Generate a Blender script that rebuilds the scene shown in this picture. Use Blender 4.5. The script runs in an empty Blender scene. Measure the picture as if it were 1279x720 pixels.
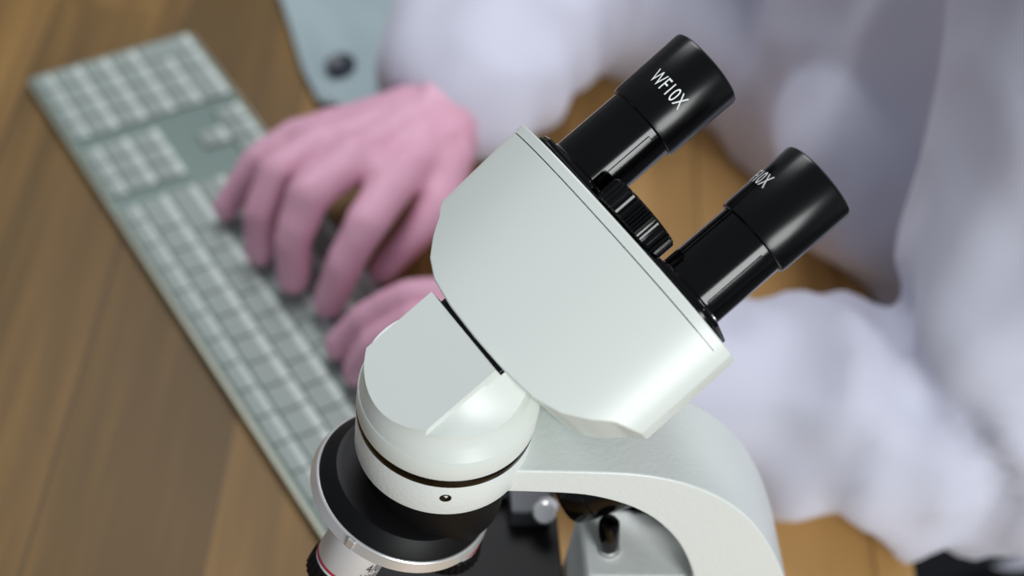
import bpy, bmesh, math, random
from mathutils import Vector, Matrix, noise
random.seed(7)
S = 0.001                      # everything below is written in millimetres
sc = bpy.context.scene
col = sc.collection
PI = math.pi
V = Vector

# ---------------------------------------------------------------- helpers
def lin(c):
    c = c / 255.0
    return c / 12.92 if c <= 0.04045 else ((c + 0.055) / 1.055) ** 2.4
def rgb(r, g, b): return (lin(r), lin(g), lin(b), 1.0)

def mat(name, color, rough=0.5, metal=0.0, spec=0.5, coat=0.0, bump=None, vary=None, sheen=0.0, sss=0.0, aniso=0.0):
    m = bpy.data.materials.new(name); m.use_nodes = True
    nt = m.node_tree; b = nt.nodes['Principled BSDF']
    b.inputs['Base Color'].default_value = color
    b.inputs['Roughness'].default_value = rough
    b.inputs['Metallic'].default_value = metal
    b.inputs['Specular IOR Level'].default_value = spec
    b.inputs['Coat Weight'].default_value = coat
    b.inputs['Sheen Weight'].default_value = sheen
    b.inputs['Anisotropic'].default_value = aniso
    if sss:
        b.inputs['Subsurface Weight'].default_value = sss
        b.inputs['Subsurface Radius'].default_value = (0.004, 0.002, 0.002)
    tc = nt.nodes.new('ShaderNodeTexCoord')
    if bump:
        sc_, st, dist = bump
        n = nt.nodes.new('ShaderNodeTexNoise'); n.inputs['Scale'].default_value = sc_; n.inputs['Detail'].default_value = 3
        nt.links.new(tc.outputs['Object'], n.inputs['Vector'])
        bp = nt.nodes.new('ShaderNodeBump'); bp.inputs['Strength'].default_value = st; bp.inputs['Distance'].default_value = dist
        nt.links.new(n.outputs['Fac'], bp.inputs['Height']); nt.links.new(bp.outputs['Normal'], b.inputs['Normal'])
    if vary:
        c2, vs = vary
        n = nt.nodes.new('ShaderNodeTexNoise'); n.inputs['Scale'].default_value = vs; n.inputs['Detail'].default_value = 4
        nt.links.new(tc.outputs['Object'], n.inputs['Vector'])
        mx = nt.nodes.new('ShaderNodeMix'); mx.data_type = 'RGBA'
        mx.inputs[6].default_value = color; mx.inputs[7].default_value = c2
        nt.links.new(n.outputs['Fac'], mx.inputs[0]); nt.links.new(mx.outputs[2], b.inputs['Base Color'])
    return m

def link(o, parent=None, root_mat=None):
    col.objects.link(o)
    if parent is not None:
        o.parent = parent
        o.matrix_parent_inverse = Matrix.Translation(-origin_of(parent))
    return o
ORI = {}
def origin_of(p): return ORI.get(p.name, V((0, 0, 0)))

def thing(name, label, cat, loc_mm, group=None):
    o = bpy.data.objects.new(name, None); o.empty_display_size = 0.02
    o.location = V(loc_mm) * S; col.objects.link(o)
    ORI[o.name] = V(loc_mm) * S
    o['label'] = label; o['category'] = cat
    if group: o['group'] = group
    return o

def obj(name, bm, m, parent=None, smooth=30, bevel=0, seg=2, label=None, blimit=40, wn=False):
    """bm is written in world millimetres; linked as ONE mesh object"""
    bmesh.ops.recalc_face_normals(bm, faces=bm.faces[:])
    bmesh.ops.scale(bm, vec=(S, S, S), verts=bm.verts[:])
    me = bpy.data.meshes.new(name); bm.to_mesh(me); bm.free()
    for mm in (m if isinstance(m, (list, tuple)) else [m]): me.materials.append(mm)
    if smooth:
        me.polygons.foreach_set('use_smooth', [True] * len(me.polygons))
        if smooth < 180: me.set_sharp_from_angle(angle=math.radians(smooth))
    o = bpy.data.objects.new(name, me)
    if parent is None: col.objects.link(o)
    else:
        link(o, parent)
    ORI[o.name] = V((0, 0, 0)) if parent is None else V((0, 0, 0))
    if bevel:
        md = o.modifiers.new('bevel', 'BEVEL'); md.width = bevel * S; md.segments = seg
        md.limit_method = 'ANGLE'; md.angle_limit = math.radians(blimit); md.harden_normals = False
        me.polygons.foreach_set('use_smooth', [True] * len(me.polygons))
        w = o.modifiers.new('normals', 'WEIGHTED_NORMAL'); w.keep_sharp = True
    if label: o['label'] = label
    return o

def frame_of(axis):
    z = V(axis).normalized()
    x = V((0, 0, 1)).cross(z)
    if x.length < 1e-4: x = V((1, 0, 0))
    x.normalize(); y = z.cross(x)
    return x, y, z

def lathe(bm, prof, org, axis, seg=64, closed=True, ripple=None, mi=0):
    """prof: list of (radius, height) along axis"""
    x, y, z = frame_of(axis); org = V(org); rings = []
    for r, h in prof:
        if r <= 1e-6:
            rings.append([bm.verts.new(org + z * h)]); continue
        ring = []
        for i in range(seg):
            t = 2 * PI * i / seg
            rr = r
            if ripple and ripple[0] <= r: rr = r - (ripple[1] if (i // ripple[2]) % 2 else 0)
            ring.append(bm.verts.new(org + z * h + (x * math.cos(t) + y * math.sin(t)) * rr))
        rings.append(ring)
    def cap(r_): 
        if len(r_) > 2: bm.faces.new(r_).material_index = mi
    for A, B in zip(rings, rings[1:]):
        if len(A) == 1 and len(B) == 1: continue
        for i in range(seg):
            j = (i + 1) % seg
            if len(A) == 1: f = bm.faces.new((A[0], B[i], B[j]))
            elif len(B) == 1: f = bm.faces.new((A[i], A[j], B[0]))
            else: f = bm.faces.new((A[i], A[j], B[j], B[i]))
            f.material_index = mi
    if closed: cap(rings[0]); cap(rings[-1])
    return bm

def prism(bm, poly, P0, ax, ay, d0, d1, az):
    """polygon in (ax, ay) extruded along az from d0 to d1"""
    P0 = V(P0)
    A = [bm.verts.new(P0 + ax * x + ay * y + az * d0) for x, y in poly]
    B = [bm.verts.new(P0 + ax * x + ay * y + az * d1) for x, y in poly]
    bm.faces.new(A); bm.faces.new(B)
    n = len(poly)
    for i in range(n):
        j = (i + 1) % n
        bm.faces.new((A[i], A[j], B[j], B[i]))
    return bm

def boxf(bm, c, ax, ay, az, hx, hy, hz):
    return prism(bm, [(-hx, -hy), (hx, -hy), (hx, hy), (-hx, hy)], c, V(ax), V(ay), -hz, hz, V(az))

def ball(bm, c, r, ax=None, seg=20):
    m = Matrix.Translation(V(c))
    if ax is None: ax = Matrix.Identity(3)
    m = m @ ax.to_4x4() @ Matrix.Diagonal((*([r] * 3 if not hasattr(r, '__len__') else r), 1))
    bmesh.ops.create_uvsphere(bm, u_segments=seg, v_segments=seg // 2, radius=1, matrix=m)

def cone(bm, p, q, r0, r1, seg=20):
    p, q = V(p), V(q); x, y, z = frame_of(q - p); L = (q - p).length
    pr = []
    for k in range(5): t = PI / 2 * (k / 4); pr.append((r0 * math.sin(t), -r0 * math.cos(t)))
    for k in range(5): t = PI / 2 * (k / 4); pr.append((r1 * math.cos(t), L + r1 * math.sin(t)))
    pr[0] = (0, -r0); pr[-1] = (0, L + r1)
    lathe(bm, pr, p, z, seg)

def chain(bm, pts):
    for a, b in zip(pts, pts[1:]): cone(bm, a[0], b[0], a[1], b[1])

def evaluated(bm, mods, name='tmp'):
    """run modifiers on a mesh (millimetres) and return the result as a bmesh"""
    bmesh.ops.recalc_face_normals(bm, faces=bm.faces[:])
    me = bpy.data.meshes.new(name); bm.to_mesh(me); bm.free()
    o = bpy.data.objects.new(name, me); col.objects.link(o)
    extra = []
    for kind, kw in mods:
        md = o.modifiers.new(kind, kind)
        for k, v in kw.items(): setattr(md, k, v)
    dg = bpy.context.evaluated_depsgraph_get(); dg.update()
    out = bmesh.new(); ev = o.evaluated_get(dg); m2 = ev.to_mesh(); out.from_mesh(m2); ev.to_mesh_clear()
    bpy.data.objects.remove(o); bpy.data.meshes.remove(me)
    return out

def fuse(bm, voxel, smooth=6, factor=0.5):
    return evaluated(bm, [('REMESH', dict(mode='VOXEL', voxel_size=voxel, adaptivity=0.0)),
                          ('SMOOTH', dict(factor=factor, iterations=smooth))])

def boolean(bm, cutters, op='DIFFERENCE'):
    for cb in cutters:
        bmesh.ops.recalc_face_normals(cb, faces=cb.faces[:])
        cm = bpy.data.meshes.new('cut'); cb.to_mesh(cm); cb.free()
        co = bpy.data.objects.new('cut', cm); col.objects.link(co)
        bm = evaluated(bm, [('BOOLEAN', dict(operation=op, object=co, solver='EXACT'))])
        bpy.data.objects.remove(co); bpy.data.meshes.remove(cm)
    return bm

def font_verts(text, size, thick=0.0, sx=1.0, space=1.0, offset=0.0):
    cu = bpy.data.curves.new('t', 'FONT'); cu.body = text; cu.size = size; cu.align_x = 'CENTER'; cu.align_y = 'CENTER'
    cu.space_character = space; cu.offset = offset; cu.resolution_u = 6
    o = bpy.data.objects.new('t', cu); col.objects.link(o)
    dg = bpy.context.evaluated_depsgraph_get(); dg.update()
    me = bpy.data.meshes.new_from_object(o.evaluated_get(dg))
    vs = [(v.co.x * sx, v.co.y) for v in me.vertices]; fs = [tuple(p.vertices) for p in me.polygons]
    bpy.data.objects.remove(o); bpy.data.curves.remove(cu); bpy.data.meshes.remove(me)
    return vs, fs

def lettering_bm(text, size, fn, sx=1.0, space=1.0, offset=0.0):
    vs, fs = font_verts(text, size, sx=sx, space=space, offset=offset)
    bm = bmesh.new(); B = [bm.verts.new(fn(x, y)) for x, y in vs]
    for f in fs:
        try: bm.faces.new([B[i] for i in f])
        except ValueError: pass
    return bm

# ---------------------------------------------------------------- camera
cam_d = bpy.data.cameras.new('camera'); cam = bpy.data.objects.new('camera', cam_d); col.objects.link(cam)
TH, RO, CH = 0.83345, 0.19201, 684.75
fw = V((0, math.cos(TH), -math.sin(TH))); r0 = V((1, 0, 0)); u0 = V((0, math.sin(TH), math.cos(TH)))
cr = r0 * math.cos(RO) + u0 * math.sin(RO); cu_ = u0 * math.cos(RO) - r0 * math.sin(RO)
mw = Matrix((( cr.x, cu_.x, -fw.x, 0), (cr.y, cu_.y, -fw.y, 0), (cr.z, cu_.z, -fw.z, CH * S), (0, 0, 0, 1)))
cam.matrix_world = mw
cam_d.sensor_width = 36.0; cam_d.lens = 1911.13 / 1279 * 36.0
cam_d.clip_start = 0.02
cam_d.dof.use_dof = True; cam_d.dof.focus_distance = 0.537; cam_d.dof.aperture_fstop = cam_d.lens / 10.5
sc.camera = cam

# ---------------------------------------------------------------- materials
M_white = mat('white instrument plastic', rgb(222, 228, 222), 0.34, spec=0.45, bump=(9000, 0.05, 0.00003))
M_arm = mat('white crackle enamel', rgb(226, 231, 228), 0.28, spec=0.5, bump=(520, 0.4, 0.0004))
M_black = mat('black gloss plastic', rgb(5, 5, 6), 0.13, spec=0.3)
M_satin = mat('black satin anodised', rgb(4, 4, 5), 0.25, spec=0.3)
M_matte = mat('black powder coat', rgb(9, 9, 11), 0.5, spec=0.22, bump=(3000, 0.15, 0.0001))
M_print = mat('white print', rgb(238, 240, 240), 0.6)
M_print.node_tree.nodes['Principled BSDF'].inputs['Specular IOR Level'].default_value = 0.2
M_ink = mat('black print', rgb(25, 25, 27), 0.6)
M_chrome = mat('polished steel', rgb(226, 226, 226), 0.27, metal=0.55, aniso=0.3)
M_silver = mat('satin silver', rgb(224, 224, 225), 0.36, metal=0.3)
M_red = mat('red band', rgb(176, 48, 62), 0.45)
M_glass = mat('lens glass', rgb(30, 34, 46), 0.04, spec=0.8, coat=0.5)
M_key = mat('grey key top', rgb(146, 158, 152), 0.5)
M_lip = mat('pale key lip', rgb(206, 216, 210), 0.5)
M_board = mat('grey green keyboard tray', rgb(104, 123, 117), 0.45, metal=0.2)
M_bside = mat('keyboard rim', rgb(128, 128, 114), 0.4, metal=0.4)
M_coat = mat('white cotton', rgb(208, 209, 224), 0.92, spec=0.12, sheen=0.15, bump=(900, 0.08, 0.0004))
M_coat_shade = mat('shade tinted coat cotton', rgb(168, 184, 188), 0.92, spec=0.1, bump=(900, 0.08, 0.0004))  # white coat cloth with its shade painted in as a teal base colour
M_glove = mat('pink nitrile', rgb(228, 178, 198), 0.5, spec=0.3, bump=(160, 0.12, 0.0012), vary=(rgb(220, 162, 186), 30))
M_skin = mat('skin', rgb(205, 160, 135), 0.55, sss=0.1)
M_hair = mat('dark hair', rgb(48, 34, 26), 0.5, bump=(300, 0.6, 0.003))
M_trouser = mat('black cloth', rgb(24, 25, 30), 0.9, spec=0.15)
M_eye = mat('eye white', rgb(230, 228, 224), 0.2)
M_lipc = mat('lips', rgb(176, 105, 98), 0.5)
M_button = mat('navy button', rgb(38, 46, 58), 0.4)
M_leg = mat('dark grey steel', rgb(60, 62, 66), 0.4, metal=0.6)

def wood():
    m = bpy.data.materials.new('oiled oak boards'); m.use_nodes = True
    nt = m.node_tree; N = nt.nodes; L = nt.links; b = N['Principled BSDF']
    tc = N.new('ShaderNodeTexCoord'); mp = N.new('ShaderNodeMapping'); mp.inputs['Rotation'].default_value = (0, 0, math.radians(-5.5))
    L.new(tc.outputs['Object'], mp.inputs['Vector'])
    sep = N.new('ShaderNodeSeparateXYZ'); L.new(mp.outputs['Vector'], sep.inputs[0])
    def val(op, a, bb=None):
        n = N.new('ShaderNodeMath'); n.operation = op
        for i, x in enumerate((a, bb)):
            if x is None: continue
            if isinstance(x, (int, float)): n.inputs[i].default_value = x
            else: L.new(x, n.inputs[i])
        return n.outputs[0]
    # boards 0.09 m wide, run along local y, staggered butt joints
    bx = val('DIVIDE', sep.outputs[0], 0.088); bi = val('FLOOR', bx)
    off = val('MULTIPLY', val('FRACT', val('MULTIPLY', val('SINE', val('MULTIPLY', bi, 12.9898)), 43758.5)), 0.9)
    by = val('FLOOR', val('DIVIDE', val('ADD', sep.outputs[1], off), 0.62))
    cell = N.new('ShaderNodeCombineXYZ'); L.new(bi, cell.inputs[0]); L.new(by, cell.inputs[1])
    wn = N.new('ShaderNodeTexWhiteNoise'); wn.noise_dimensions = '3D'; L.new(cell.outputs[0], wn.inputs['Vector'])
    st = N.new('ShaderNodeMapping'); st.inputs['Scale'].default_value = (60, 3.2, 20)
    L.new(mp.outputs['Vector'], st.inputs['Vector'])
    add = N.new('ShaderNodeVectorMath'); add.operation = 'ADD'; L.new(st.outputs[0], add.inputs[0])
    sc2 = N.new('ShaderNodeVectorMath'); sc2.operation = 'SCALE'; sc2.inputs['Scale'].default_value = 17; L.new(wn.outputs['Color'], sc2.inputs[0]); L.new(sc2.outputs[0], add.inputs[1])
    g = N.new('ShaderNodeTexNoise'); g.inputs['Scale'].default_value = 1.0; g.inputs['Detail'].default_value = 6; g.inputs['Distortion'].default_value = 0.5
    L.new(add.outputs[0], g.inputs['Vector'])
    st2 = N.new('ShaderNodeMapping'); st2.inputs['Scale'].default_value = (24, 2.0, 8); L.new(mp.outputs['Vector'], st2.inputs['Vector'])
    g2 = N.new('ShaderNodeTexNoise'); g2.inputs['Scale'].default_value = 1.0; g2.inputs['Detail'].default_value = 3; L.new(st2.outputs[0], g2.inputs['Vector'])
    ramp = N.new('ShaderNodeValToRGB'); e = ramp.color_ramp.elements
    e[0].position = 0.25; e[0].color = rgb(97, 72, 30); e[1].position = 0.80; e[1].color = rgb(200, 157, 98)
    mid = ramp.color_ramp.elements.new(0.5); mid.color = rgb(142, 107, 54)
    t = val('ADD', val('MULTIPLY', g.outputs['Fac'], 0.42), val('ADD', val('MULTIPLY', g2.outputs['Fac'], 0.40), val('MULTIPLY', wn.outputs['Value'], 0.16)))
    # light gradient painted into the boards: brighter towards the person's side, darker away
    light_grad = N.new('ShaderNodeMapRange'); light_grad.inputs[1].default_value = -0.16; light_grad.inputs[2].default_value = 0.10; light_grad.inputs[3].default_value = -0.17; light_grad.inputs[4].default_value = 0.34
    L.new(val('MULTIPLY', bi, 0.088), light_grad.inputs[0]); t = val('ADD', t, light_grad.outputs[0])
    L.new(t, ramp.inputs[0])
    # joints
    fx = val('FRACT', bx); seam = val('LESS_THAN', fx, 0.018)
    mx = N.new('ShaderNodeMix'); mx.data_type = 'RGBA'; L.new(val('MULTIPLY', seam, 0.6), mx.inputs[0]); L.new(ramp.outputs[0], mx.inputs[6]); mx.inputs[7].default_value = rgb(60, 42, 24)
    L.new(mx.outputs[2], b.inputs['Base Color'])
    b.inputs['Roughness'].default_value = 0.5; b.inputs['Specular IOR Level'].default_value = 0.3
    bp = N.new('ShaderNodeBump'); bp.inputs['Strength'].default_value = 0.15; bp.inputs['Distance'].default_value = 0.001
    L.new(g.outputs['Fac'], bp.inputs['Height']); L.new(bp.outputs['Normal'], b.inputs['Normal'])
    return m
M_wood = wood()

# ---------------------------------------------------------------- setting
fl = bmesh.new(); boxf(fl, (0, 600, -765), (1, 0, 0), (0, 1, 0), (0, 0, 1), 2600, 2600, 25)
M_floor = mat('grey floor vinyl', rgb(70, 72, 76), 0.5, vary=(rgb(82, 84, 88), 6))
for nm, c, hx, hy in (('wall_back', (0, 3000, 500), 2600, 40), ('wall_right', (2600, 600, 500), 40, 2440)):
    wb = bmesh.new(); boxf(wb, c, (1, 0, 0), (0, 1, 0), (0, 0, 1), hx, hy, 1240)
    wo = obj(nm, wb, mat('pale wall paint ' + nm, rgb(206, 208, 210), 0.9), smooth=0); wo['kind'] = 'structure'
    wo['label'] = 'plain pale wall behind the person' if nm == 'wall_back' else 'plain pale wall on the right of the desk'
o = obj('floor', fl, M_floor, smooth=0); o['kind'] = 'structure'; o['label'] = 'dark grey floor under the desk'

# ---------------------------------------------------------------- desk
EG = V((math.cos(math.radians(96)), math.sin(math.radians(96)), 0)); EW = V((EG.y * -1, EG.x, 0))   # along the edge / away from the person
E0 = V((243, 475, 0))
dk = thing('desk', 'brown wooden desk top under the keyboard and microscope', 'desk', (E0 + EW * 400 + V((0, 0, -740))))
bm = bmesh.new(); prism(bm, [(-900, 0), (900, 0), (900, 860), (-900, 860)], E0, EG, EW, -28, 0, V((0, 0, 1)))
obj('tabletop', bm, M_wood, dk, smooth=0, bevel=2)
for a in (-840, 840):
    for w in (60, 800):
        bm = bmesh.new(); boxf(bm, E0 + EG * a + EW * w + V((0, 0, -384)), EG, EW, (0, 0, 1), 25, 25, 356)
        obj('leg', bm, M_leg, dk, smooth=0, bevel=3)

# ---------------------------------------------------------------- keyboard
K0 = V((-331.0, 713.54, 0)); YA = -0.84246
KU = V((math.cos(YA), math.sin(YA), 0)); KV = V((-KU.y, KU.x, 0)); UZ = V((0, 0, 1))
kb = thing('keyboard', 'flat grey computer keyboard lying on the wooden desk under pink gloved hands', 'keyboard', K0 + KU * 215 + KV * 57)
def rrect(x0, y0, x1, y1, r, n=5):
    pts = []
    for cx, cy, a0 in ((x1 - r, y0 + r, -90), (x1 - r, y1 - r, 0), (x0 + r, y1 - r, 90), (x0 + r, y0 + r, 180)):
        for k in range(n + 1):
            t = math.radians(a0 + 90 * k / n); pts.append((cx + r * math.cos(t), cy + r * math.sin(t)))
    return pts
bm = bmesh.new(); prism(bm, rrect(0, 0, 432, 114, 5), K0, KU, KV, 1.5, 6, UZ)
tray = obj('tray', bm, M_board, kb, smooth=30, bevel=0.8)
bm = bmesh.new()
outer = rrect(-0.8, -0.8, 432.8, 114.8, 5.6); inner = rrect(1.4, 1.4, 430.6, 112.6, 4)
def ringwall(bm, A, B, z0, z1):
    n = len(A)
    P = [[bm.verts.new(K0 + KU * x + KV * y + UZ * z) for x, y in Q] for Q, z in ((A, z0), (A, z1), (B, z1), (B, z0))]
    for k in range(4):
        for i in range(n):
            j = (i + 1) % n; bm.faces.new((P[k][i], P[k][j], P[(k + 1) % 4][j], P[(k + 1) % 4][i]))
ringwall(bm, outer, inner, 1.0, 6.6); obj('rim', bm, M_bside, kb, smooth=30)
for u_ in (40, 392):
    for v_ in (14, 100):
        bm = bmesh.new(); lathe(bm, [(5, 0), (5, 1.8)], K0 + KU * u_ + KV * v_, UZ, 20); obj('rubber_foot', bm, M_matte, kb)
ROWV = [(3.2, 15.2), (16.2, 34.4), (35.2, 53.4), (54.2, 72.4), (73.2, 91.4), (92.2, 110.6)]
def key_bm(bm, u0_, u1_, row, g=0.25):
    v0_, v1_ = ROWV[row]; lip = 4.8 if row else 3.6
    u0_ += g; u1_ -= g
    z0, z1, i = 5.6, 8.2, 0.45
    lo = [(u0_, v0_), (u1_, v0_), (u1_, v1_), (u0_, v1_)]
    hi = [(u0_ + i, v0_ + i), (u1_ - i, v0_ + i), (u1_ - i, v1_ - lip), (u1_ - i, v1_ - i), (u0_ + i, v1_ - i), (u0_ + i, v1_ - lip)]
    P = lambda q, z: bm.verts.new(K0 + KU * q[0] + KV * q[1] + UZ * z)
    A = [P(q, z0) for q in lo]; Bm = [P(q, z1 - (0.5 if k in (2, 5) else 0)) for k, q in enumerate(hi)]
    bm.faces.new((Bm[0], Bm[1], Bm[2], Bm[5]))
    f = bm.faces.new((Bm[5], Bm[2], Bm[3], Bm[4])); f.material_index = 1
    bm.faces.new((A[0], A[1], Bm[1], Bm[0])); bm.faces.new((A[1], A[2], Bm[3], Bm[2], Bm[1]))
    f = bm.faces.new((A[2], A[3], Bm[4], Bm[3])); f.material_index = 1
    bm.faces.new((A[3], A[0], Bm[0], Bm[5], Bm[4])); bm.faces.new(A[::-1])
keys = []
for r_ in range(5 + 1):                                   # number pad
    for c_ in range(4):
        if r_ == 5 and c_ == 3: continue
        if r_ in (5,) and c_ == 0: continue
        if r_ == 4 and c_ == 0: keys.append((2 + 16.4 * c_, 2 + 16.4 * (c_ + 1), 4, 'tall')); continue
        keys.append((2 + 16.4 * c_, 2 + 16.4 * (c_ + (2 if (r_ == 5 and c_ == 2) else 1)), r_, ''))
for r_ in range(3):                                       # navigation block
    for c_ in range(3): keys.append((77 + 15.2 * c_, 77 + 15.2 * (c_ + 1), r_, ''))
keys.append((92.2, 107.4, 4, ''))
for c_ in range(3): keys.append((77 + 15.2 * c_, 77 + 15.2 * (c_ + 1), 5, ''))
def rowkeys(r_, first, start, pitch, last):
    keys.append((first, start, r_, '')); u_ = start
    while u_ + pitch * 1.6 < last: keys.append((u_, u_ + pitch, r_, '')); u_ += pitch
    keys.append((u_, last, r_, ''))
rowkeys(0, 133, 148, 20.2, 428); rowkeys(1, 133, 160, 19, 428); rowkeys(2, 133, 169.5, 19, 428)
rowkeys(3, 133, 165, 19, 428); rowkeys(4, 133, 177, 19, 428)
u_ = 133
for w in (22, 20, 20, 24, 116, 24, 20, 20): keys.append((u_, u_ + w, 5, '')); u_ += w
keys.append((u_, 428, 5, ''))
# the ones the microscope hides go last
keys.sort(key=lambda k: (k[0] + (ROWV[k[2]][0] - 50) * 0.6))
rest = bmesh.new()
for n_, (a, b_, r_, kind) in enumerate(keys):
    bm = bmesh.new() if n_ < 98 else rest
    if kind == 'tall':
        sv = ROWV[4]; ROWV[4] = (73.2, 110.6); key_bm(bm, a, b_, 4); ROWV[4] = sv
    else: key_bm(bm, a, b_, r_)
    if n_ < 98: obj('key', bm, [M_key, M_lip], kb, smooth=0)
if len(rest.verts):
    ro = obj('keys', rest, [M_key, M_lip], kb, smooth=0); ro['kind'] = 'stuff'

# ---------------------------------------------------------------- microscope
MX = V((-14.62, 330.57, 0))
AA = V((math.cos(math.radians(12)), math.sin(math.radians(12)), 0)); AB = V((AA.y, -AA.x, 0))
C = V((55.131, 395.615, 322.758))
hE = V((0.618768, 0.577183, 0.532904)); hS = V((-0.682107, 0.731252, 0)); hN = V((-0.389687, -0.363498, 0.846176))
def H(e, s, n): return C + hE * e + hS * s + hN * n
GR = math.radians(9)
hS2 = hS * math.cos(GR) + hN * math.sin(GR); hN2 = hN * math.cos(GR) - hS * math.sin(GR)
def H2(e, s, n): return C + hE * e + hS2 * s + hN2 * n
ML = MX + V((0.07, -1.55, 0))          # axis of head and collar
def A3(a, b, z): return MX + AA * a + AB * b + UZ * z
mi = thing('microscope', 'white binocular microscope with black eyepieces standing on the wooden desk', 'microscope', A3(40, 0, 0))

# foot
bm = bmesh.new()
foot = []
for x, y in rrect(-46, -58, 190, 66, 28, 8): foot.append((x, y))
prism(bm, foot, MX, AA, AB, 0, 34, UZ); obj('base', bm, M_arm, mi, smooth=30, bevel=5, seg=3)
# arm : C shaped casting
outer_p = [(14, 243.2), (50, 243.4), (68, 242.8), (84, 239), (98, 232), (112, 220.8), (124, 205.8), (135.5, 186), (145, 165.5), (152.5, 146), (158.5, 127), (163, 107), (166, 80), (167, 30)]
inner_p = [(98, 30), (103, 60), (107, 100), (108.5, 130), (108, 152), (105.5, 171), (100.3, 184), (94.3, 196.2), (88, 205.5), (80.4, 214.2), (74.5, 219), (68.4, 223), (57.8, 227.6), (47.6, 229.8), (27, 230.4), (14, 230.4)]
def smooth_poly(p, it=2):
    for _ in range(it):
        q = [p[0]]
        for a, b in zip(p, p[1:]):
            q += [(a[0] * .75 + b[0] * .25, a[1] * .75 + b[1] * .25), (a[0] * .25 + b[0] * .75, a[1] * .25 + b[1] * .75)]
        q.append(p[-1]); p = q
    return p
bm = bmesh.new(); prism(bm, smooth_poly(outer_p) + smooth_poly(inner_p), MX, AA, UZ, -20.5, 20.5, AB)
obj('arm', bm, M_arm, mi, smooth=30, bevel=3.2, seg=4, blimit=50)
# collar that carries the head
bm = bmesh.new()
lathe(bm, [(0, 232.5), (29.5, 232.5), (31.0, 233.6), (31.4, 235), (31.7, 250), (31.2, 251.2), (0, 251.2)], ML, UZ, 96)
collar = obj('collar', bm, M_arm, mi, smooth=35)
sd = V((0.187, -0.982, 0)); sp = ML + sd * 31.2 + UZ * 244.6
bm = bmesh.new(); lathe(bm, [(2.1, -1), (2.1, 0.5), (1.6, 0.55), (1.3, 0.4), (0, 0.4)], sp, sd, 24)
obj('set_screw', bm, M_black, collar, label='tiny dark set screw')
bm = bmesh.new(); lathe(bm, [(28, 250.8), (31.6, 250.8), (31.8, 252), (31.8, 254.4), (31.4, 255.2), (28, 255.2)], ML, UZ, 96)
obj('joint_ring', bm, M_black, mi, smooth=35, label='thin black ring')
# head base : cylinder cut by sloping planes
bm = bmesh.new(); lathe(bm, [(31.5, 262), (31.5, 264.8), (29.9, 268.8), (29.0, 272), (28.8, 345)], ML, UZ, 128)
for v in bm.verts:
    k = min(1.0, max(0.0, (v.co.z - 264.8) / 7)); v.co.x -= 1.5 * k; v.co.y += 1.1 * k
cuts = []
def hbox(e0, e1, s0, s1, n0, n1):
    c = bmesh.new(); boxf(c, H((e0 + e1) / 2, (s0 + s1) / 2, (n0 + n1) / 2), hE, hS, hN, (e1 - e0) / 2, (s1 - s0) / 2, (n1 - n0) / 2); return c
cuts.append(hbox(-250, 100, -150, 150, 24, 160))
hD = V((hE.x, hE.y, 0)).normalized()
for sg in (-1, 1):                      # dished side scoops below the flat top
    c = bmesh.new(); TS = [0, 0.6, 2, 4, 6, 8, 10, 12, 14, 18, 24, 32]; DS = [-45 + 4 * k for k in range(24)]
    lo, hi = [], []
    for d in DS:
        p = MX + hD * d
        zr = C.z + (24 - ((p.x - C.x) * hN.x + (p.y - C.y) * hN.y)) / hN.z
        fl_ = 271.6; r1, r2 = [], []
        for t in TS:
            f = max(0.0, 1 - t / 17.0) ** 2.0 if sg < 0 else 0.0
            z_ = fl_ + max(0.0, zr - 3.4 - fl_) * f
            q = p + hS * (sg * ((18.6 if sg < 0 else 20.6) + t * 1.0))
            r1.append(c.verts.new((q.x, q.y, z_))); r2.append(c.verts.new((q.x, q.y, 380)))
        lo.append(r1); hi.append(r2)
    nd, nt_ = len(DS), len(TS)
    for a in range(nd - 1):
        for b in range(nt_ - 1):
            c.faces.new((lo[a][b], lo[a + 1][b], lo[a + 1][b + 1], lo[a][b + 1])); c.faces.new((hi[a][b], hi[a][b + 1], hi[a + 1][b + 1], hi[a + 1][b]))
        c.faces.new((lo[a][0], hi[a][0], hi[a + 1][0], lo[a + 1][0])); c.faces.new((lo[a][-1], lo[a + 1][-1], hi[a + 1][-1], hi[a][-1]))
    for b in range(nt_ - 1):
        c.faces.new((lo[0][b], lo[0][b + 1], hi[0][b + 1], hi[0][b])); c.faces.new((lo[-1][b], hi[-1][b], hi[-1][b + 1], lo[-1][b + 1]))
    cuts.append(c)
cuts.append(hbox(-94.6, 60, -19.2, 40, 6, 160))
bm = boolean(bm, cuts)
obj('head_base', bm, M_white, mi, smooth=30, bevel=0.9, seg=2, blimit=35)
bm = bmesh.new(); lathe(bm, [(28, 255.2), (31.8, 255.2), (32.0, 256), (32.0, 263.8), (31.6, 264.6), (28, 264.6)], ML, UZ, 128)
obj('head_flange', bm, M_white, mi, smooth=30)
# black swivel joint in the gap
bm = bmesh.new(); prism(bm, rrect(-19, 2, 19, 20.5, 4), C, hS, hN, -95.2, -88, hE)
obj('swivel_joint', bm, M_black, mi, smooth=30)
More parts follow.
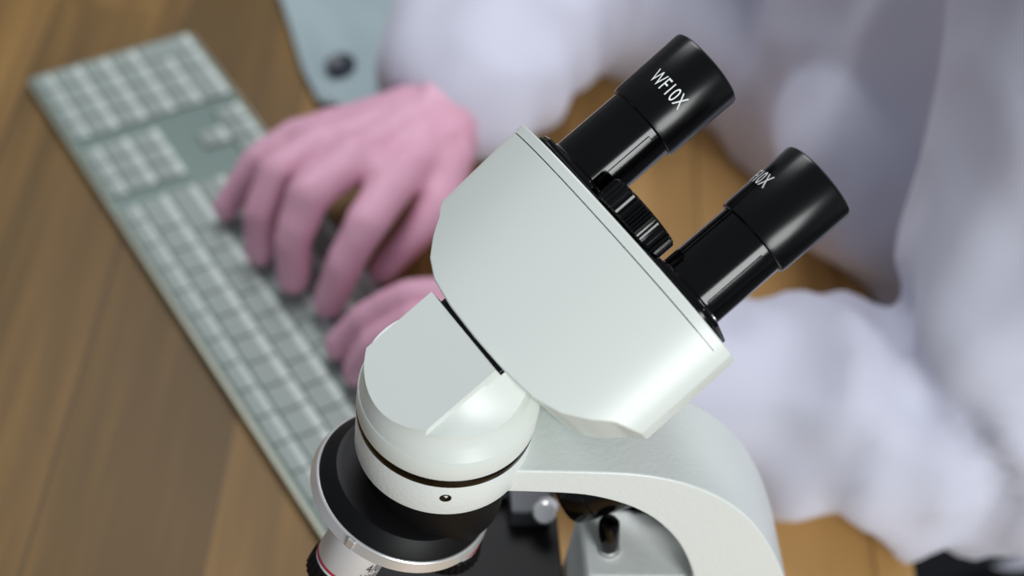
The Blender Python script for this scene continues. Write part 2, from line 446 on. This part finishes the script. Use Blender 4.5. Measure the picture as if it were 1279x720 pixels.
# prism housing : lens shaped section, chamfered back
HW, HT = 57.2, 24.2
def hz(s): return HT * max(0.0, 1 - (abs(s) / (HW + 1.5)) ** 2.4) ** (1 / 1.5)
back = [(0, -93.2), (15.5, -92.8), (28.3, -91.3), (37, -87.8), (44.3, -82), (49.5, -76.5), (53.8, -74.0), (57.2, -71.8)]
def kk(e, s=1.0): return 1 - (0.04 if s > 0 else -0.012) * (-32 - e) / 40
def eb(s):
    s = abs(s)
    for (s0, e0), (s1, e1) in zip(back, back[1:]):
        if s <= s1: return e0 + (e1 - e0) * (s - s0) / (s1 - s0)
    return back[-1][1]
bm = bmesh.new()
NS, NE = 96, 10; EF = -31.7
ss = []
for i in range(NS + 1):
    t = -1 + 2 * i / NS; ss.append(HW * math.sin(t * PI / 2) * 0.5 + HW * t * 0.5)
top, bot = [], []
for s_ in ss:
    e0 = eb(s_); z_ = hz(s_)
    top.append([bm.verts.new(H2(e0 + (EF - e0) * j / NE, s_ * kk(e0 + (EF - e0) * j / NE, s_), z_)) for j in range(NE + 1)])
    bot.append([bm.verts.new(H2(e0 + (EF - e0) * j / NE, s_ * kk(e0 + (EF - e0) * j / NE, s_), -z_ * 1.45)) for j in range(NE + 1)])
for G in (top, bot):
    for i in range(NS):
        for j in range(NE): bm.faces.new((G[i][j], G[i + 1][j], G[i + 1][j + 1], G[i][j + 1]))
for i in range(NS):
    for j in (0, NE): bm.faces.new((top[i][j], top[i + 1][j], bot[i + 1][j], bot[i][j]))
for i in (0, NS):
    for j in range(NE): bm.faces.new((top[i][j], top[i][j + 1], bot[i][j + 1], bot[i][j]))
hous = obj('head_housing', bm, M_white, mi, smooth=40, bevel=1.6, seg=3, blimit=40)
# hairline seam of the front cap
bm = bmesh.new()
for i in range(6, NS - 3):
    a, b = ss[i], ss[i + 1]
    q = [bm.verts.new(H2(e_, s_ * kk(e_, s_), hz(s_) + 0.03)) for e_, s_ in ((-36.0, a), (-36.0, b), (-35.65, b), (-35.65, a))]
    bm.faces.new(q)
    q2 = [bm.verts.new(H2(e_, s_ * kk(e_, s_), hz(s_) - 0.3)) for e_, s_ in ((-36.0, a), (-36.0, b), (-35.65, b), (-35.65, a))]
    bm.faces.new(q2)
    for k in range(4): bm.faces.new((q[k], q[(k + 1) % 4], q2[(k + 1) % 4], q2[k]))
obj('seam', bm, M_black, hous, smooth=0)
# black front plate
bm = bmesh.new(); prism(bm, rrect(-46.5, -17, 46.5, 16.5, 9), C, hS2, hN2, -33, -30.2, hE)
plate = obj('front_plate', bm, M_satin, mi, smooth=30, bevel=0.5)
for s_ in (28.7, -30.0):
    bm = bmesh.new(); prism(bm, [(-17.5, -15), (17.5, -15), (17.5, 8), (12, 15.5), (-12, 15.5), (-17.5, 8)], C + hS2 * s_, hS2, hN2, -30.6, -28.6, hE)
    sl = obj('tube_slide', bm, M_black, mi, smooth=30, bevel=0.5)
    bm = bmesh.new(); lathe(bm, [(0, -30.5), (15.0, -30.5), (15.0, -28.2), (14.1, -27.4), (14.0, -3), (14.0, 1), (0, 1)], C + hS2 * s_, hE, 64)
    tube = obj('eyepiece_tube', bm, M_black, mi, smooth=35)
    # raised key strip down the tube
    bm = bmesh.new()
    for ph in (47, 141):
        t = math.radians(ph); rd = hS2 * -math.sin(t) + hN2 * math.cos(t); tg = hE.cross(rd)
        boxf(bm, C + hS2 * s_ + hE * -14.5 + rd * 13.85, hE, tg, rd, 12, 1.2, 0.5)
    obj('guide_strip', bm, M_black, tube, smooth=0, bevel=0.25)
    bm = bmesh.new()
    lathe(bm, [(10.8, 29.2), (11.2, 30.7), (14.4, 31.1), (15.4, 30.5), (15.75, 29.4), (15.45, 2.0), (15.2, 0.5), (14.6, 0), (12.6, 0), (12.6, 20), (10.8, 26), (10.8, 29.2)], C + hS2 * s_, hE, 96, closed=False)
    ep = obj('eyepiece', bm, M_satin, mi, smooth=35, label=('black eyepiece with full white lettering in view' if s_ > 0 else 'black eyepiece with lettering turned half out of view'))
    bm = bmesh.new(); lathe(bm, [(0, 25.8), (6, 26.6), (11.2, 25.2), (11.2, 24), (0, 24)], C + hS2 * s_, hE, 48)
    obj('lens', bm, M_glass, ep)
    c0 = 10.0 if s_ > 0 else -54.0
    def wrap(x, y, s_=s_, c0=c0):
        t = math.radians(c0) + x / 15.6; rr = 15.78
        return C + hS2 * (s_ - math.sin(t) * rr) + hN2 * (math.cos(t) * rr) + hE * ((12.9 if s_ > 0 else 14.9) + y)
    bm = lettering_bm('WF10X', 7.9, wrap, sx=0.60, space=1.05, offset=0.0)
    obj('lettering', bm, M_print, ep, smooth=0)
# knurled wheel between the tubes
bm = bmesh.new()
WO = H2(0, 0, 8)
lathe(bm, [(0, -30.4), (14.3, -30.4), (15.3, -29.8), (15.3, -21.6), (14.4, -20.8), (0, -20.8)], WO, hE, 144, ripple=(15.0, 0.7, 2))
obj('adjusting_wheel', bm, M_black, mi, smooth=20)
# small grub screws on the plate
for s_, n_ in ((12, 12.5), (-43.5, 6)):
    bm = bmesh.new(); lathe(bm, [(0, -30.4), (1.4, -30.4), (1.4, -27.9), (0.9, -27.7), (0, -27.7)], H2(0, s_, n_), hE, 18)
    obj('plate_screw', bm, M_silver, mi)

# nosepiece
hh = V((math.cos(math.radians(195)), math.sin(math.radians(195)), 0)); NT = math.radians(14)
nN = hh * -math.sin(NT) + UZ * math.cos(NT); NC = MX + V((-11.6, -4.8, 202.9)) + nN * 4.2
bm = bmesh.new(); lathe(bm, [(0, 199), (24, 199), (26, 204), (26.5, 232.8), (0, 232.8)], ML, UZ, 64)
obj('nosepiece_mount', bm, M_matte, mi, smooth=35)
bm = bmesh.new(); lathe(bm, [(0, 7.2), (26.5, 7.2), (28.6, 6.6), (33.2, 1.4), (33.6, 0.2), (33.6, -3), (0, -3)], NC, nN, 96)
nose = obj('nosepiece', bm, M_matte, mi, smooth=25)
bm = bmesh.new(); lathe(bm, [(33.0, 0.6), (34.0, 0.6), (34.4, 0.2), (35.4, -4.2), (34.4, -5.6), (30, -7), (0, -7.5)], NC, nN, 128)
rim = obj('chrome_rim', bm, M_chrome, nose, smooth=30, label='chrome rim')
nx = (hh - nN * hh.dot(nN)).normalized(); ny = nN.cross(nx)
PSI = [245 + 120 * k for k in range(3)]
def radial(deg):
    d = V((math.cos(math.radians(deg)), math.sin(math.radians(deg)), 0)); d = d - nN * d.dot(nN); return d.normalized()
for k, ps in enumerate(PSI):
    rd = radial(ps); tg = nN.cross(rd)
    bm = bmesh.new(); boxf(bm, NC + rd * 35.1 + nN * -1.7, rd, tg, nN, 0.7, 1.5, 2.4)
    obj('click_stop', bm, M_chrome, nose, smooth=0, bevel=0.3)
    ax = (-nN * math.cos(NT) + rd * math.sin(NT)).normalized(); O = NC + rd * 21.5 - nN * 5.2
    ext = [0, 4, 12, 18][k]
    bm = bmesh.new(); lathe(bm, [(0, -2), (11.9, -2), (12.1, 0), (12.1, 17.6), (11.9, 18.0), (0, 18.0)], O, ax, 64)
    ob = obj('objective', bm, M_silver, mi, smooth=30, label='silver objective with a red band' if k == 0 else None)
    bm = bmesh.new(); lathe(bm, [(11.5, 18.0), (12.1, 18.1), (12.1, 19.2), (11.5, 19.3)], O, ax, 64, closed=False)
    obj('colour_band', bm, [M_red, M_red, M_ink, M_print][k], ob, smooth=30)
    bm = bmesh.new(); lathe(bm, [(0, 19.2), (11.8, 19.2), (11.8, 20.4), (0, 20.4)], O, ax, 64); obj('spacer', bm, M_print, ob, smooth=30)
    bm = bmesh.new(); lathe(bm, [(0, 20.4), (12.4, 20.4), (12.9, 21), (12.9, 27.5), (12.2, 28.2), (0, 28.2)], O, ax, 120, ripple=(12.7, 0.5, 2))
    obj('knurled_grip', bm, M_matte, ob, smooth=20)
    bm = bmesh.new(); lathe(bm, [(0, 28.2), (9.5, 28.2), (9.0, 30 + ext * .5), (5.5, 32 + ext), (4.2, 32.6 + ext), (0, 32.4 + ext)], O, ax, 48); obj('tip', bm, M_silver, ob, smooth=30)
    if k == 0:
        fx = V((0.25, -0.97, 0.0)); fx = (fx - ax * fx.dot(ax)).normalized(); fy = ax.cross(fx)
        if fy.x < 0: fy = -fy
        def wr(x, y, row=0.0):
            t = math.radians(33) + x / 12.1
            return O + (fx * math.cos(t) + fy * math.sin(t)) * 12.2 - ax * (y - row)
        bm = lettering_bm('4/0.1', 6.0, lambda x, y: wr(x, y, 9.8), sx=0.85)
        obj('lettering', bm, M_ink, ob, smooth=0)
        bm = lettering_bm('160/0.17', 4.7, lambda x, y: wr(x, y, 14.8), sx=0.8)
        obj('lettering', bm, M_ink, ob, smooth=0)

# top illuminator under the arm
ia = (AA * 0.80 + UZ * 0.60).normalized(); io = A3(56, -14, 180)
bm = bmesh.new(); lathe(bm, [(0, 0.5), (11.4, 0.5), (12.8, 0), (13.6, 1.2), (14.2, 9), (14.2, 9.4), (13.9, 9.8), (14.2, 10.2), (14.2, 40), (0, 40)], io, ia, 64)
obj('lamp_barrel', bm, M_black, mi, smooth=30)
# focus block with stop pin
bm = bmesh.new(); prism(bm, [(63, 34), (120, 34), (120, 164), (63, 164)], MX, AA, UZ, -17, 17, AB)
pinax = (UZ + AA * -0.17).normalized()
fb = obj('focus_block', bm, M_arm, mi, smooth=30, bevel=3, seg=3)
bm = bmesh.new(); lathe(bm, [(0, -2), (4.6, -2), (4.6, 1), (3.6, 1.2), (3.6, 3.5), (0, 3.5)], A3(74, 3, 164), pinax, 32)
pin = obj('pin_collar', bm, M_chrome, fb, smooth=30)
bm = bmesh.new(); lathe(bm, [(0, 3.4), (4.1, 3.4), (4.2, 4), (4.2, 19.5), (3.5, 21), (2.1, 21.2), (1.9, 20.2), (0, 20.2)], A3(74, 3, 164), pinax, 32)
obj('stop_pin', bm, M_black, fb, smooth=30)
bm = bmesh.new(); prism(bm, [(84, 90), (124, 90), (124, 182), (92, 182), (84, 172)], MX, AA, UZ, -32, -18.5, AB); obj('rack_cover', bm, M_matte, mi, smooth=0, bevel=1)
for sg in (-1, 1):
    bm = bmesh.new(); lathe(bm, [(0, 20), (9, 20), (9, 24), (21, 24), (22, 25), (22, 36), (21, 37), (14, 37), (14, 48), (13, 49), (0, 49)], A3(130, 0, 70), AB * sg, 96, ripple=(21.9, 0.7, 2))
    obj('focus_knob', bm, M_black, mi, smooth=20)
# stage
bm = bmesh.new(); prism(bm, rrect(-34, -60, 61, 50, 6), MX, AA, AB, 126, 132, UZ)
stage = obj('stage', bm, M_matte, mi, smooth=30, bevel=0.8)
bm = bmesh.new(); prism(bm, rrect(-30, -30, 61, 30, 4), MX, AA, AB, 112, 126, UZ); obj('stage_bracket', bm, M_matte, stage, smooth=30, bevel=0.8)
bm = bmesh.new(); prism(bm, [(-24, -56), (46, -56), (46, -42), (-24, -42)], MX, AA, AB, 132, 143, UZ)
hold = obj('slide_holder', bm, M_silver, stage, smooth=0, bevel=1.2)
bm = bmesh.new(); lathe(bm, [(0, 0), (5, 0), (5, 7), (4, 8), (0, 8)], A3(55, -31, 142), (AA * -0.3 + AB * 0.6 + UZ * 0.5), 32); obj('holder_knob', bm, M_chrome, stage)
bm = bmesh.new(); boxf(bm, A3(48, -37, 137.5), AA, AB, UZ, 9, 9, 5.5); obj('holder_clip', bm, M_leg, stage, smooth=0, bevel=1)
bm = bmesh.new(); lathe(bm, [(0, 78), (17, 78), (19, 82), (19, 112), (0, 112)], MX, UZ, 48); obj('condenser', bm, M_black, mi)
bm = bmesh.new(); lathe(bm, [(0, 33.5), (24, 33.5), (24, 46), (20, 52), (14, 52), (13, 50), (0, 50.5)], MX, UZ, 64); obj('light_source', bm, M_black, mi)

# ---------------------------------------------------------------- person
pr = thing('person', 'person in a white lab coat and pink gloves typing on the keyboard at the desk', 'person', (360, 830, -740))
Lsh, Lel, Lwr = V((262, 655, 285)), V((272, 520, 56)), V((40, 530, 52))
Rsh, Rel, Rwr = V((120, 890, 300)), V((22, 912, 80)), V((-62, 704, 50))
chest = V((235, 790, 190)); belly = V((270, 800, 40)); pelv = V((360, 830, -190)); neck = V((185, 760, 380)); head = V((165, 735, 500))
fdir = V((-0.83, -0.55, 0)).normalized(); ldir = V((0.55, -0.83, 0)).normalized()
Rt = Matrix((ldir, -fdir, UZ)).transposed()      # columns: left, back, up
def desk_clear(bm, z0):
    # cloth and body rest on the desk top or stay behind its edge
    for v in bm.verts:
        d = (v.co - E0).dot(EW)
        if d > -4 and -70 < v.co.z < z0:
            if d < 110 and v.co.y > 600: v.co -= EW * (d + 4)
            else: v.co.z = z0
        elif d > -4 and d < 200 and v.co.z <= -70 and v.co.y > 600: v.co -= EW * (d + 4) * min(1.0, max(0.0, (140 + v.co.z) / 70))
# body : one continuous surface
bm = bmesh.new()
ball(bm, chest, (150, 85, 170), Rt); ball(bm, belly, (130, 85, 170), Rt); ball(bm, pelv, (150, 105, 120), Rt)
chain(bm, [(chest + UZ * 60, 80), (neck - UZ * 30, 55), (neck, 50), (head - UZ * 20, 48)])
ball(bm, head, (68, 88, 105), Rt); ball(bm, head + fdir * 30 - UZ * 45, (52, 50, 55), Rt)
ball(bm, head + fdir * 92 - UZ * 12, (11, 14, 20), Rt); ball(bm, head + fdir * 66 - UZ * 78, (34, 26, 26), Rt)
for sg in (-1, 1): ball(bm, head + ldir * sg * 70 - UZ * 8 - fdir * 5, (7, 18, 28), Rt)
chain(bm, [(Lsh - ldir * 40, 58), (Lsh, 52), (Lel, 36), (Lwr, 20), (Lwr + V((-30, 0, 0)), 17)])
chain(bm, [(Rsh + ldir * 40, 58), (Rsh, 52), (Rel, 36), (Rwr, 20), (Rwr + V((-13, -24, 0)), 17)])
hipL, hipR = pelv + ldir * 85, pelv - ldir * 85
kneeL = V((55, 470, -170)) ; kneeR = V((-60, 640, -170))
kneeL = hipL + fdir * 400 + UZ * 10; kneeR = hipR + fdir * 400 + UZ * 10
ankL = V((kneeL.x, kneeL.y, -660)); ankR = V((kneeR.x, kneeR.y, -660))
for hp, kn, an in ((hipL, kneeL, ankL), (hipR, kneeR, ankR)):
    chain(bm, [(hp, 80), (kn, 52), (kn + (an - kn) * 0.4, 50), (an, 34)])
    chain(bm, [(an - UZ * 40, 34), (an - UZ * 45 + fdir * 130, 26)])
bm = fuse(bm, 9, 6)
desk_clear(bm, 8)
body = obj('body', bm, M_skin, pr, smooth=180)
bm = bmesh.new(); ball(bm, head + UZ * 26 - fdir * 16, (76, 92, 96), Rt, 28)
for v in bm.verts:
    d = (v.co - head).dot(fdir)
    if d > 40 and v.co.z < head.z + 62: v.co -= fdir * (d - 40) * 0.9
obj('hair', bm, M_hair, pr, smooth=180)
for sg in (-1, 1):
    bm = bmesh.new(); ball(bm, head + fdir * 66 + ldir * sg * 31 + UZ * 4, 12, None, 20); eye = obj('eye', bm, M_eye, pr, smooth=180)
    bm = bmesh.new(); ball(bm, head + fdir * 75 + ldir * sg * 31.5 + UZ * 3, 4.6, None, 16); obj('iris', bm, M_hair, eye, smooth=180)
    bm = bmesh.new(); ball(bm, head + fdir * 70 + ldir * sg * 32 + UZ * 21, (17, 8, 4), Rt, 16); obj('eyebrow', bm, M_hair, pr, smooth=180)
bm = bmesh.new(); ball(bm, head + fdir * 78 - UZ * 50, (21, 8, 6), Rt, 20); obj('mouth', bm, M_lipc, pr, smooth=180)
# trousers and shoes
bm = bmesh.new(); ball(bm, pelv, (160, 118, 118), Rt)
for hp, kn, an in ((hipL, kneeL, ankL), (hipR, kneeR, ankR)):
    chain(bm, [(hp, 92), (kn, 66), (kn + (an - kn) * 0.4, 64), (an + UZ * 10, 52)])
bm = fuse(bm, 10, 5); obj('trousers', bm, M_trouser, pr, smooth=180)
for an in (ankL, ankR):
    bm = bmesh.new(); chain(bm, [(an - UZ * 20, 44), (an - UZ * 30 + fdir * 60, 40), (an - UZ * 42 + fdir * 150, 34)])
    for v in bm.verts: v.co.z = max(v.co.z, -739.5)
    bm = fuse(bm, 8, 4); obj('shoe', bm, M_trouser, pr, smooth=180)

# lab coat
def fold(bm, amp, f):
    bm.normal_update()
    for v in bm.verts:
        p = v.co
        v.co = p + v.normal * f(p) * amp
def ridged(p, sx, seed):
    q = noise.noise(V((p.x * sx[0] + seed, p.y * sx[1], p.z * sx[2])))
    return 1 - 2.2 * abs(q)
bm = bmesh.new()
ball(bm, chest, (180, 108, 190), Rt); ball(bm, belly, (172, 112, 190), Rt); ball(bm, pelv, (190, 140, 140), Rt)
ball(bm, (chest + belly) / 2 + fdir * 30, (150, 90, 150), Rt)
chain(bm, [(chest + UZ * 90, 105), (neck - UZ * 60, 70)])
chain(bm, [(V((18, 876, 60)), 54), (V((85, 864, 52)), 58), (belly, 110)]); chain(bm, [(belly, 120), (V((222, 714, 72)), 66)]); chain(bm, [(belly + UZ * 60, 90), (V((196, 708, 92)), 56)]); ball(bm, Rsh, (80, 80, 90), Rt); ball(bm, Lsh, (80, 80, 90), Rt)
chain(bm, [(Lsh, 80), (Lsh.lerp(Lel, .55), 74), (Lel + V((5, 0, 4)), 57), (Lel.lerp(Lwr, .35) + V((0, 8, 0)), 53), (Lwr + V((24, 0, 0)), 42)])
chain(bm, [(Rsh, 80), (Rsh.lerp(Rel, .55), 72), (Rel, 66), (Rel.lerp(Rwr, .45), 52), (Rwr + V((12, 24, 0)), 41)]); chain(bm, [(Rwr + V((-8, 40, 0)), 37), (Rel + V((-54, 0, -20)), 48)])
bm = fuse(bm, 8, 8)
def coatf(p):
    a = ridged(p, (.012, .012, .006), 3.1) * .7
    a += ridged(p, (.028, .022, .012), 9.4) * .45
    dl = math.exp(-((p - Lel).length / 110) ** 2)
    a += dl * math.sin((p - Lel).dot(V((.7, .2, .6))) * .11 + 3 * noise.noise(p * .02)) * .8
    return a
fold(bm, 13, coatf)
bm = evaluated(bm, [('SMOOTH', dict(factor=0.5, iterations=3))])
slab = bmesh.new(); prism(slab, [(-1200, -3), (1200, -3), (1200, 900), (-1200, 900)], E0, EG, EW, -34, 1.6, UZ)
bm = boolean(bm, [slab])
coat = obj('lab_coat', bm, M_coat, pr, smooth=180)
# cuffs
def cuff(c, ax, r_, ln, name='cuff'):
    bm = bmesh.new(); prof = []
    x, y, z = frame_of(ax); rings = []
    for k, (dr, h) in enumerate([(-1, 0), (0.5, 1), (1.0, 8), (0, ln), (-6, ln + 2), (-7, 8), (-1, 0)]):
        ring = []
        for i in range(48):
            t = 2 * PI * i / 48; rr = r_ + dr + 2.5 * math.sin(3 * t + 1) + 1.5 * math.sin(5 * t)
            q = V(c) + z * h + (x * math.cos(t) + y * math.sin(t)) * rr
            q.z = max(q.z, 3.0 - (1.5 if dr > 0 else 0)); ring.append(bm.verts.new(q))
        rings.append(ring)
    for A, B in zip(rings, rings[1:]):
        for i in range(48): bm.faces.new((A[i], A[(i + 1) % 48], B[(i + 1) % 48], B[i]))
    bmesh.ops.remove_doubles(bm, verts=bm.verts[:], dist=0.01)
    return obj(name, bm, M_coat, coat, smooth=180)
cuff(Rwr + V((6, 12, 0)), Rel - Rwr, 38.5, 60)
cuff(Lwr + V((4, 0, 0)), Lel - Lwr, 42, 60)
# loose coat flap with its button on the desk beside the right cuff
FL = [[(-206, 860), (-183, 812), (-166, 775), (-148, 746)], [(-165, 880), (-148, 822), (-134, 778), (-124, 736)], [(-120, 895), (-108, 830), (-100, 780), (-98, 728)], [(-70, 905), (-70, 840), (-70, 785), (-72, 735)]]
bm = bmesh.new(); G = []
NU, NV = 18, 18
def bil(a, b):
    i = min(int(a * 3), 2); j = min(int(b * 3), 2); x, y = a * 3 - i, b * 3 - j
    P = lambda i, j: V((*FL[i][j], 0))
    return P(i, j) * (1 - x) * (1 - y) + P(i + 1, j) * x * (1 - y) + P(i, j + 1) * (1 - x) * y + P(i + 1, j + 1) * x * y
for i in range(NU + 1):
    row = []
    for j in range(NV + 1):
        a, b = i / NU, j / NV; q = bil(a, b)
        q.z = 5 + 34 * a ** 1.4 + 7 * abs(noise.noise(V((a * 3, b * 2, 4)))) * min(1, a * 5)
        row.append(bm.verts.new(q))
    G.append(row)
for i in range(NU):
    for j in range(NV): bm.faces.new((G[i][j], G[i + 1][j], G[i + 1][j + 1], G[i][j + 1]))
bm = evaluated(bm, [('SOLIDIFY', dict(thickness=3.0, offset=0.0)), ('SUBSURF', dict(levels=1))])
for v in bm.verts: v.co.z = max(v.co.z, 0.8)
flap = obj('coat_flap', bm, M_coat_shade, coat, smooth=180, label='coat flap with a teal shade tint painted in and a dark button')
bm = bmesh.new(); lathe(bm, [(0, 0), (9, 0), (10, 1.2), (10, 3.4), (8.5, 4.4), (6.5, 3.4), (0, 3.2)], (-140, 776, 13), (-0.2, -0.1, 1), 32)
obj('button', bm, M_button, flap, smooth=35, label='dark navy button')

# gloves
def glove(wr, palm, fingers, thumb, name):
    bm = bmesh.new()
    for f in fingers:
        m = V(f[0]); chain(bm, [(wr, 24), (wr.lerp(m, .5), 17), (m, 12.5)])
    for a, b in zip(fingers, fingers[1:]):
        chain(bm, [(V(a[0]), 11.5), (V(b[0]), 11.5)]); 
        chain(bm, [(wr.lerp(V(a[0]), .6), 14), (wr.lerp(V(b[0]), .6), 14)])
    for f in fingers:
        rs = f[-1]
        chain(bm, [(V(p), r_ * 1.13) for p, r_ in zip(f[:-1], rs)])
    chain(bm, [(wr, 22), (V(thumb[0]), 17), (V(thumb[1]), 12), (V(thumb[2]), 9.5), (V(thumb[3]), 8.0)])
    chain(bm, [(V(thumb[0]), 15), (wr.lerp(V(fingers[-1][0]), .7), 13)])
    chain(bm, [(wr, 27), (wr + palm, 29)])
    bm = fuse(bm, 2.4, 5)
    def wrinkle(p):
        d = math.exp(-((p - wr).length / 55) ** 2)
        return d * ridged(p, (.05, .05, .05), 2) * 1.0 + 0.4 * ridged(p, (.035, .035, .035), 5)
    fold(bm, 2.6, wrinkle)
    for v in bm.verts:
        if v.co.z < 10.0 and abs((v.co - K0 - KV * 57).dot(KV)) < 57: v.co.z = 10.0
    return obj(name, bm, M_glove, pr, smooth=180, label=None)
R_ = (12, 10, 9, 7.8)
gr = glove(Rwr, V((30, 55, 2)), [
    [(-143, 662, 50), (-161, 643, 44), (-171, 632, 28), (-176, 625, 18.5), (10.5, 9, 8, 7)],
    [(-126, 651, 58), (-146, 624, 56), (-151, 606, 38), (-149, 596, 18.5), R_],
    [(-106, 643, 61), (-124, 606, 61), (-128, 588, 40), (-125, 580, 18.5), (12.5, 10.5, 9.2, 8)],
    [(-80, 636, 57), (-88, 594, 59), (-96, 576, 40), (-101, 567, 18.5), R_]],
    [(-56, 668, 42), (-54, 640, 40), (-64, 618, 30), (-76, 598, 19)], 'glove')
gl = glove(Lwr, V((60, 0, 2)), [
    [(10, 500, 52), (-8, 482, 50), (-22, 476, 32), (-28, 473, 18.5), (10.5, 9, 8, 7)],
    [(-2, 518, 57), (-28, 506, 56), (-44, 502, 36), (-50, 500, 18.5), R_],
    [(-10, 539, 58), (-46, 528, 58), (-66, 524, 38), (-74, 521, 18.5), (12.5, 10.5, 9.2, 8)],
    [(-10, 558, 54), (-54, 550, 54), (-76, 543, 36), (-88, 538, 18.5), R_]],
    [(20, 560, 44), (-6, 582, 38), (-30, 588, 28), (-50, 586, 19)], 'glove')

# stool under the person
st = thing('stool', 'black round stool under the person in the lab coat', 'stool', (360, 830, -740))
bm = bmesh.new(); lathe(bm, [(0, -375), (165, -375), (175, -368), (175, -348), (160, -339), (0, -338)], (360, 830, 0), UZ, 64); obj('seat', bm, M_trouser, st)
bm = bmesh.new(); lathe(bm, [(0, -700), (28, -700), (28, -375), (0, -375)], (360, 830, 0), UZ, 32); obj('post', bm, M_leg, st)
bm = bmesh.new(); lathe(bm, [(0, -740), (220, -740), (222, -732), (60, -708), (30, -698), (0, -698)], (360, 830, 0), UZ, 64); obj('foot_plate', bm, M_leg, st)

# ---------------------------------------------------------------- light
def area(name, loc, target, sx, sy, energy, color):
    d = bpy.data.lights.new(name, 'AREA'); d.shape = 'RECTANGLE'; d.size = sx; d.size_y = sy; d.energy = energy; d.color = color
    o = bpy.data.objects.new(name, d); o.location = loc
    o.rotation_euler = (V(target) - V(loc)).to_track_quat('-Z', 'Y').to_euler(); col.objects.link(o); return o
area('window_light', (1.30, -1.40, 1.05), (0.15, 0.42, 0.2), 0.9, 0.9, 44, (0.98, 1.0, 1.0))
area('back_fill', (-0.35, 1.4, 1.6), (0.15, 0.7, 0.0), 0.8, 0.8, 19, (0.97, 0.98, 1.0))  # unseen fill light, added to brighten the wood between the arms
w = bpy.data.worlds.new('world'); sc.world = w; w.use_nodes = True
bg = w.node_tree.nodes['Background']; bg.inputs['Color'].default_value = (0.82, 0.90, 1.0, 1); bg.inputs['Strength'].default_value = 0.27

sc.view_settings.view_transform = 'Standard'; sc.view_settings.look = 'None'
sc.view_settings.gamma = 1.0; sc.view_settings.use_curve_mapping = False; sc.view_settings.exposure = 0.0
